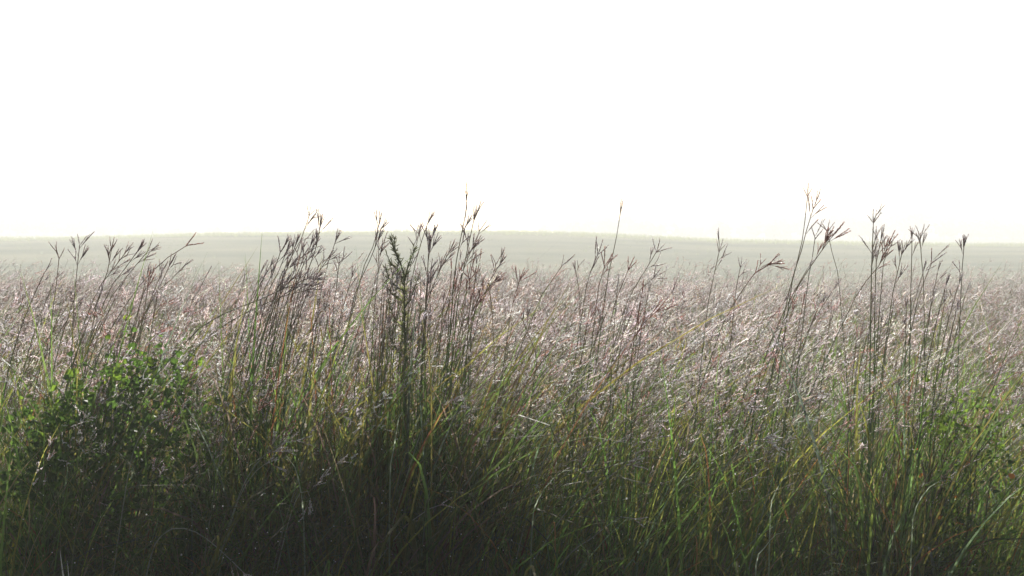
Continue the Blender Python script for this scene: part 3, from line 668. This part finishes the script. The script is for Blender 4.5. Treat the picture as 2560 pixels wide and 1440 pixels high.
bush('leafy_bush', 'low sparse yellow-green bush half hidden behind the dark clump foot', 560, 690, [(560, 1010), (620, 950), (690, 1010)], 4.75, .3, .4, 160, .030, .03, 15, 4)

def climber():
    r3 = random.Random(9); pts = [(322, 800), (330, 840), (322, 885), (330, 930), (318, 1000), (300, 1080)]
    path, L = smoothpath([np.array(at(px, py, 4.42)) for px, py in pts][::-1] , 20)
    path = np.concatenate([[[path[0][0] - .03, path[0][1], 0.0]], path]); origin = path[0].copy()
    root = empty('climbing_plant', origin); tag(root, 'climbing plant with bright green heart leaves and a yellow top leaf', 'plant')
    mb = MB(); tube(mb, path - origin, np.linspace(.003, .0014, len(path)), (.09, .13, .03), 5); mb.obj('stem', M_STEM, root, True)
    for px, py, sz, c in [(320, 797, 1.25, 'y'), (312, 812, .9, 'g'), (318, 830, 1, 'g'), (305, 845, .9, 'g'), (335, 822, .8, 'g'), (306, 860, .8, 'g'), (330, 868, 1.1, 'g'), (322, 880, .9, 'g'), (342, 885, 1.15, 'g'), (290, 893, 1.1, 'g'), (334, 900, 1.0, 'g'), (308, 895, .8, 'g'), (350, 870, .7, 'g'), (280, 935, 1.3, 'g'), (338, 942, 1.3, 'g'), (272, 925, 1.1, 'g'), (305, 950, 1.0, 'g'), (376, 965, 1.0, 'g'), (262, 958, 1.2, 'y'), (350, 975, 1.1, 'g')]:
        p = np.array(at(px, py, 4.42 + r3.uniform(-.05, .05))); mb = MB()
        L_ = .036 * sz
        col = np.array((.13, .17, .015)) if c == 'y' else LEAFG * 1.25
        broad_leaf(mb, (-L_ / 2, 0, 0), (1, r3.gauss(0, .4), r3.gauss(0, .3)), L_, L_ * .85, col, r3)
        i = int(np.argmin(np.linalg.norm(path - p, axis=1))); q = path[i] - p
        tube(mb, [(-L_ / 2, 0, 0), q * .5, q], .0008, (.09, .13, .03), 3)
        o = mb.obj('leaf', M_LEAF, root); o.location = Vector(p - origin)
        if c == 'y': o['label'] = 'yellow leaf'
climber()

def weed():
    r3 = random.Random(4); Y = 4.6
    A = lambda *l: [np.array(at(px, py, Y + r3.uniform(-.03, .03))) for px, py in l]
    stem, _ = smoothpath([np.array([at(1014, 900, Y).x + .01, Y, 0.0])] + A((1016, 1080), (1014, 950), (1012, 820), (1011, 690)), 20)
    origin = stem[0].copy(); root = empty('branched_weed', origin); tag(root, 'dark olive weed with stubby antler-like ascending branches among grass', 'weed')
    col = np.array((.095, .105, .045))
    def stubs(mb, P, n, L):
        P = np.asarray(P)
        for _ in range(n):
            t = r3.uniform(.1, 1) * (len(P) - 1); i = min(int(t), len(P) - 2); p = P[i] + (P[i + 1] - P[i]) * (t - i); d = P[i + 1] - P[i]; d = d / np.linalg.norm(d)
            dd = d + np.array([r3.gauss(0, .75), r3.gauss(0, .75), r3.gauss(0, .35)])
            dd /= np.linalg.norm(dd); l = L * r3.uniform(.5, 1.2)
            ribbon(mb, [p - origin, p + dd * l * .5 - origin, p + dd * l - origin], np.array([.4, 1, .15]) * l * .16, np.cross(dd, (r3.gauss(0, 1), 1, r3.gauss(0, 1))), col * r3.uniform(.6, 1.2), .1)
    mb = MB(); tube(mb, stem - origin, np.linspace(.0045, .0035, 20), lerp((.07, .10, .035), col, np.linspace(0, 1, 20)), 6); mb.obj('stem', M_STEM, root, True)
    mb = MB(); stubs(mb, stem[9:], 300, .05); mb.obj('foliage', M_LEAF, root)
    for b in [((1011, 692), (1002, 660), (990, 632), (985, 592)), ((1002, 660), (992, 640), (981, 612), (980, 594)), ((1011, 700), (996, 680), (976, 655), (966, 634)), ((1010, 712), (1018, 672), (1028, 645), (1036, 620)), ((1011, 730), (990, 715), (972, 694), (964, 668)), ((1012, 750), (994, 745), (976, 730), (965, 702)), ((1011, 700), (1000, 690), (994, 668), (996, 645)), ((1012, 770), (1028, 740), (1040, 712), (1046, 690)), ((1012, 820), (990, 800), (978, 775), (972, 750)), ((1013, 860), (1036, 830), (1048, 800), (1052, 770)), ((1013, 900), (990, 870), (978, 845), (974, 820))]:
        P, _ = smoothpath(A(*b), 12); mb = MB(); tube(mb, P - origin, np.linspace(.0042, .0016, 12), col, 5); stubs(mb, P, 60, .03); mb.obj('branch', M_STEM, root)
weed()

def wispy():
    r3 = random.Random(14); Y = 4.6; base = np.array([at(1240, 900, Y).x, Y, 0.0]); root = empty('wispy_weed', base)
    tag(root, 'airy ochre weed of fine beaded sprays right of the tall tufted pair', 'weed')
    och = np.array((.30, .21, .06))
    mb = MB(); P, _ = smoothpath([base, np.array(at(1236, 900, Y)), np.array(at(1222, 700, Y))], 12); tube(mb, P - base, np.linspace(.004, .0015, 12), och * .6, 5); mb.obj('stem', M_STEM, root, True)
    for k in range(16):
        t = r3.uniform(.55, .98); i = int(t * 11); p = P[i]; d = np.array([r3.gauss(0, .6), r3.gauss(0, .5), 1.0]); d /= np.linalg.norm(d); L = r3.uniform(.10, .24)
        Q = np.array([p + d * L * s - np.array([0, 0, 1]) * L * .25 * s * s for s in np.linspace(0, 1, 6)]); mb = MB(); tube(mb, Q - base, .0008, och * .8, 3)
        for _ in range(34):
            s = r3.random(); q = p + d * L * s - np.array([0, 0, 1]) * L * .25 * s * s + np.array([r3.gauss(0, .009) for _ in range(3)]) - base
            dd = np.array([r3.gauss(0, 1) for _ in range(3)]); dd /= np.linalg.norm(dd); ribbon(mb, [q, q + dd * .004, q + dd * .008], np.array([.3, 1, .2]) * .0036, np.cross(dd, (.3, .2, 1)), och * r3.uniform(.7, 1.5))
        mb.obj('branch', M_SEED, root)
wispy()

# ------------------------------------------------------------------ single blades that stand out
def lone_blade(label, pts, Y, w, col, tip=None, group='single broad blades of the front'):
    P = [np.array(at(px, py, Y)) for px, py in pts][::-1]; b = P[0]
    P = [np.array([b[0] + (b[0] - P[1][0]) * .4, Y, 0.0])] + P
    path, L = smoothpath(P, 20); o0 = path[0].copy(); mb = MB(); s = np.linspace(0, 1, 20)
    ribbon(mb, path - o0, w * np.clip(1.1 * (1 - s ** 4), .05, 1), (1, .25, 0), lerp(col, col if tip is None else tip, s ** 2), .14)
    o = mb.obj('broad_grass', M_BLADE); o.location = Vector(o0); tag(o, label, 'grass blade', group)
lone_blade('broad upright bright green blade with pointed tip, low at the right', [(2213, 1104), (2200, 1180), (2184, 1260), (2172, 1400)], 4.05, .013, GREEN * 1.3, YELLOW * 1.3)
lone_blade('broad blade bent right with a dark rolled tip beside the pointed one', [(2322, 1080), (2300, 1120), (2282, 1180), (2266, 1270), (2215, 1400)], 4.05, .013, BLUE * 1.2, GREEN * 1.2)
lone_blade('slim yellow-green blade between the pointed blade and the spray', [(2065, 1185), (2055, 1230), (2040, 1290), (2020, 1420)], 4.05, .008, YELLOW, YELLOW * 1.4)
lone_blade('pair-tipped pale dead blade at the bottom corner below the bush', [(150, 1376), (153, 1400), (158, 1440), (164, 1480)], 3.85, .010, STRAW * 1.6, (.62, .62, .60))
lone_blade('second pale dead blade, shorter, beside the other at the bottom corner', [(168, 1402), (170, 1420), (172, 1445), (176, 1490)], 3.86, .008, STRAW * 1.6, (.6, .6, .58))
lone_blade('grey-green blade arching over to the right under the small-leaved bush', [(1985, 1332), (1960, 1330), (1935, 1340), (1905, 1380), (1890, 1420)], 4.0, .007, (.10, .13, .08), (.30, .33, .26))
lone_blade('green upright blade right in the middle of the lower front', [(1064, 1160), (1062, 1220), (1064, 1300), (1068, 1400)], 4.05, .009, GREEN * 1.2, GREEN * 1.4)

for lab, pts in (('pale grey-green blade hooked over left in the black hollow', [(690, 1150), (715, 1140), (738, 1170), (752, 1230), (760, 1330)]),
                 ('pale blade arching right below the weed foot', [(1012, 1068), (1003, 1020), (996, 1050), (985, 1120), (975, 1200)]),
                 ('silvery blade arched low before the centre of the front', [(1470, 1190), (1430, 1172), (1390, 1190), (1350, 1240), (1330, 1320)]),
                 ('silvery arched blade low between spray and pointed blade', [(2010, 1190), (1985, 1182), (1960, 1195), (1935, 1240), (1925, 1310)]),
                 ('silvery blade bowed to the right before the right corner bush', [(2410, 1212), (2370, 1200), (2330, 1212), (2295, 1260), (2280, 1330)])):
    lone_blade(lab, pts, 4.0, .007, (.09, .12, .06), (.22, .25, .20))

# ------------------------------------------------------------------ dew on the near blades and flowers
def dew():
    m = bpy.data.materials.new('dew_drop'); m.use_nodes = True
    n = m.node_tree; p = n.nodes['Principled BSDF']; p.inputs['Base Color'].default_value = (.95, .95, .95, 1); p.inputs['Roughness'].default_value = .12; p.inputs['IOR'].default_value = 1.33
    tr = n.nodes.new('ShaderNodeBsdfTranslucent'); tr.inputs[0].default_value = (.97, .95, .93, 1); mx = n.nodes.new('ShaderNodeMixShader'); mx.inputs[0].default_value = .75  # white translucence stands in for sun glinting through the drops
    n.links.new(p.outputs[0], mx.inputs[1]); n.links.new(tr.outputs[0], mx.inputs[2]); n.links.new(mx.outputs[0], n.nodes['Material Output'].inputs[0])
    ph = np.linspace(0, math.pi, 6); th = np.linspace(0, 2 * math.pi, 9)[:-1]
    sv = np.array([[math.sin(a) * math.cos(b), math.sin(a) * math.sin(b), math.cos(a)] for a in ph for b in th])
    sf = np.array([[i * 8 + j, (i + 1) * 8 + j, (i + 1) * 8 + (j + 1) % 8, i * 8 + (j + 1) % 8] for i in range(5) for j in range(8)])
    L = leaf_arr[0]; L = L[(L[:, 1] < 6.0) & (L[:, 2] > .45)]; Q = seed_arr[0]; Q = Q[(Q[:, 1] < 7.5)]
    P = np.concatenate([L[rng.integers(0, len(L), 3200)], Q[rng.integers(0, len(Q), 2600)]])
    r_ = rng.uniform(.0013, .0028, len(P)) * np.where(rng.random(len(P)) < .10, 1.6, 1)
    V = (sv[None] * r_[:, None, None] + P[:, None]).reshape(-1, 3); Fa = (sf[None] + (np.arange(len(P)) * len(sv))[:, None, None]).reshape(-1, 4)
    stuff('dew', (V, Fa, np.ones((len(V), 3))), m, True)
dew()

# ------------------------------------------------------------------ morning mist: one even closed box of air
def haze():
    z0, z1 = GROUND_MIN - 1.0, 22.0
    x0, x1, y0, y1 = -345, 345, -40, 475
    V = [(x, y, z) for z in (z0, z1) for y in (y0, y1) for x in (x0, x1)]
    Fa = [[0, 2, 3, 1], [4, 5, 7, 6], [0, 1, 5, 4], [2, 6, 7, 3], [0, 4, 6, 2], [1, 3, 7, 5]]
    m = bpy.data.materials.new('mist'); m.use_nodes = True; n = m.node_tree; n.nodes.clear()
    o = n.nodes.new('ShaderNodeOutputMaterial'); v = n.nodes.new('ShaderNodeVolumePrincipled')
    v.inputs['Color'].default_value = (0.955, 0.972, 0.985, 1); v.inputs['Density'].default_value = 0.0042; v.inputs['Anisotropy'].default_value = 0.11
    n.links.new(v.outputs[0], o.inputs['Volume'])
    ob = bpy.data.objects.new('haze', mesh_np('haze', V, Fa, None, m)); COL.objects.link(ob); tag(ob, kind='stuff')
haze()
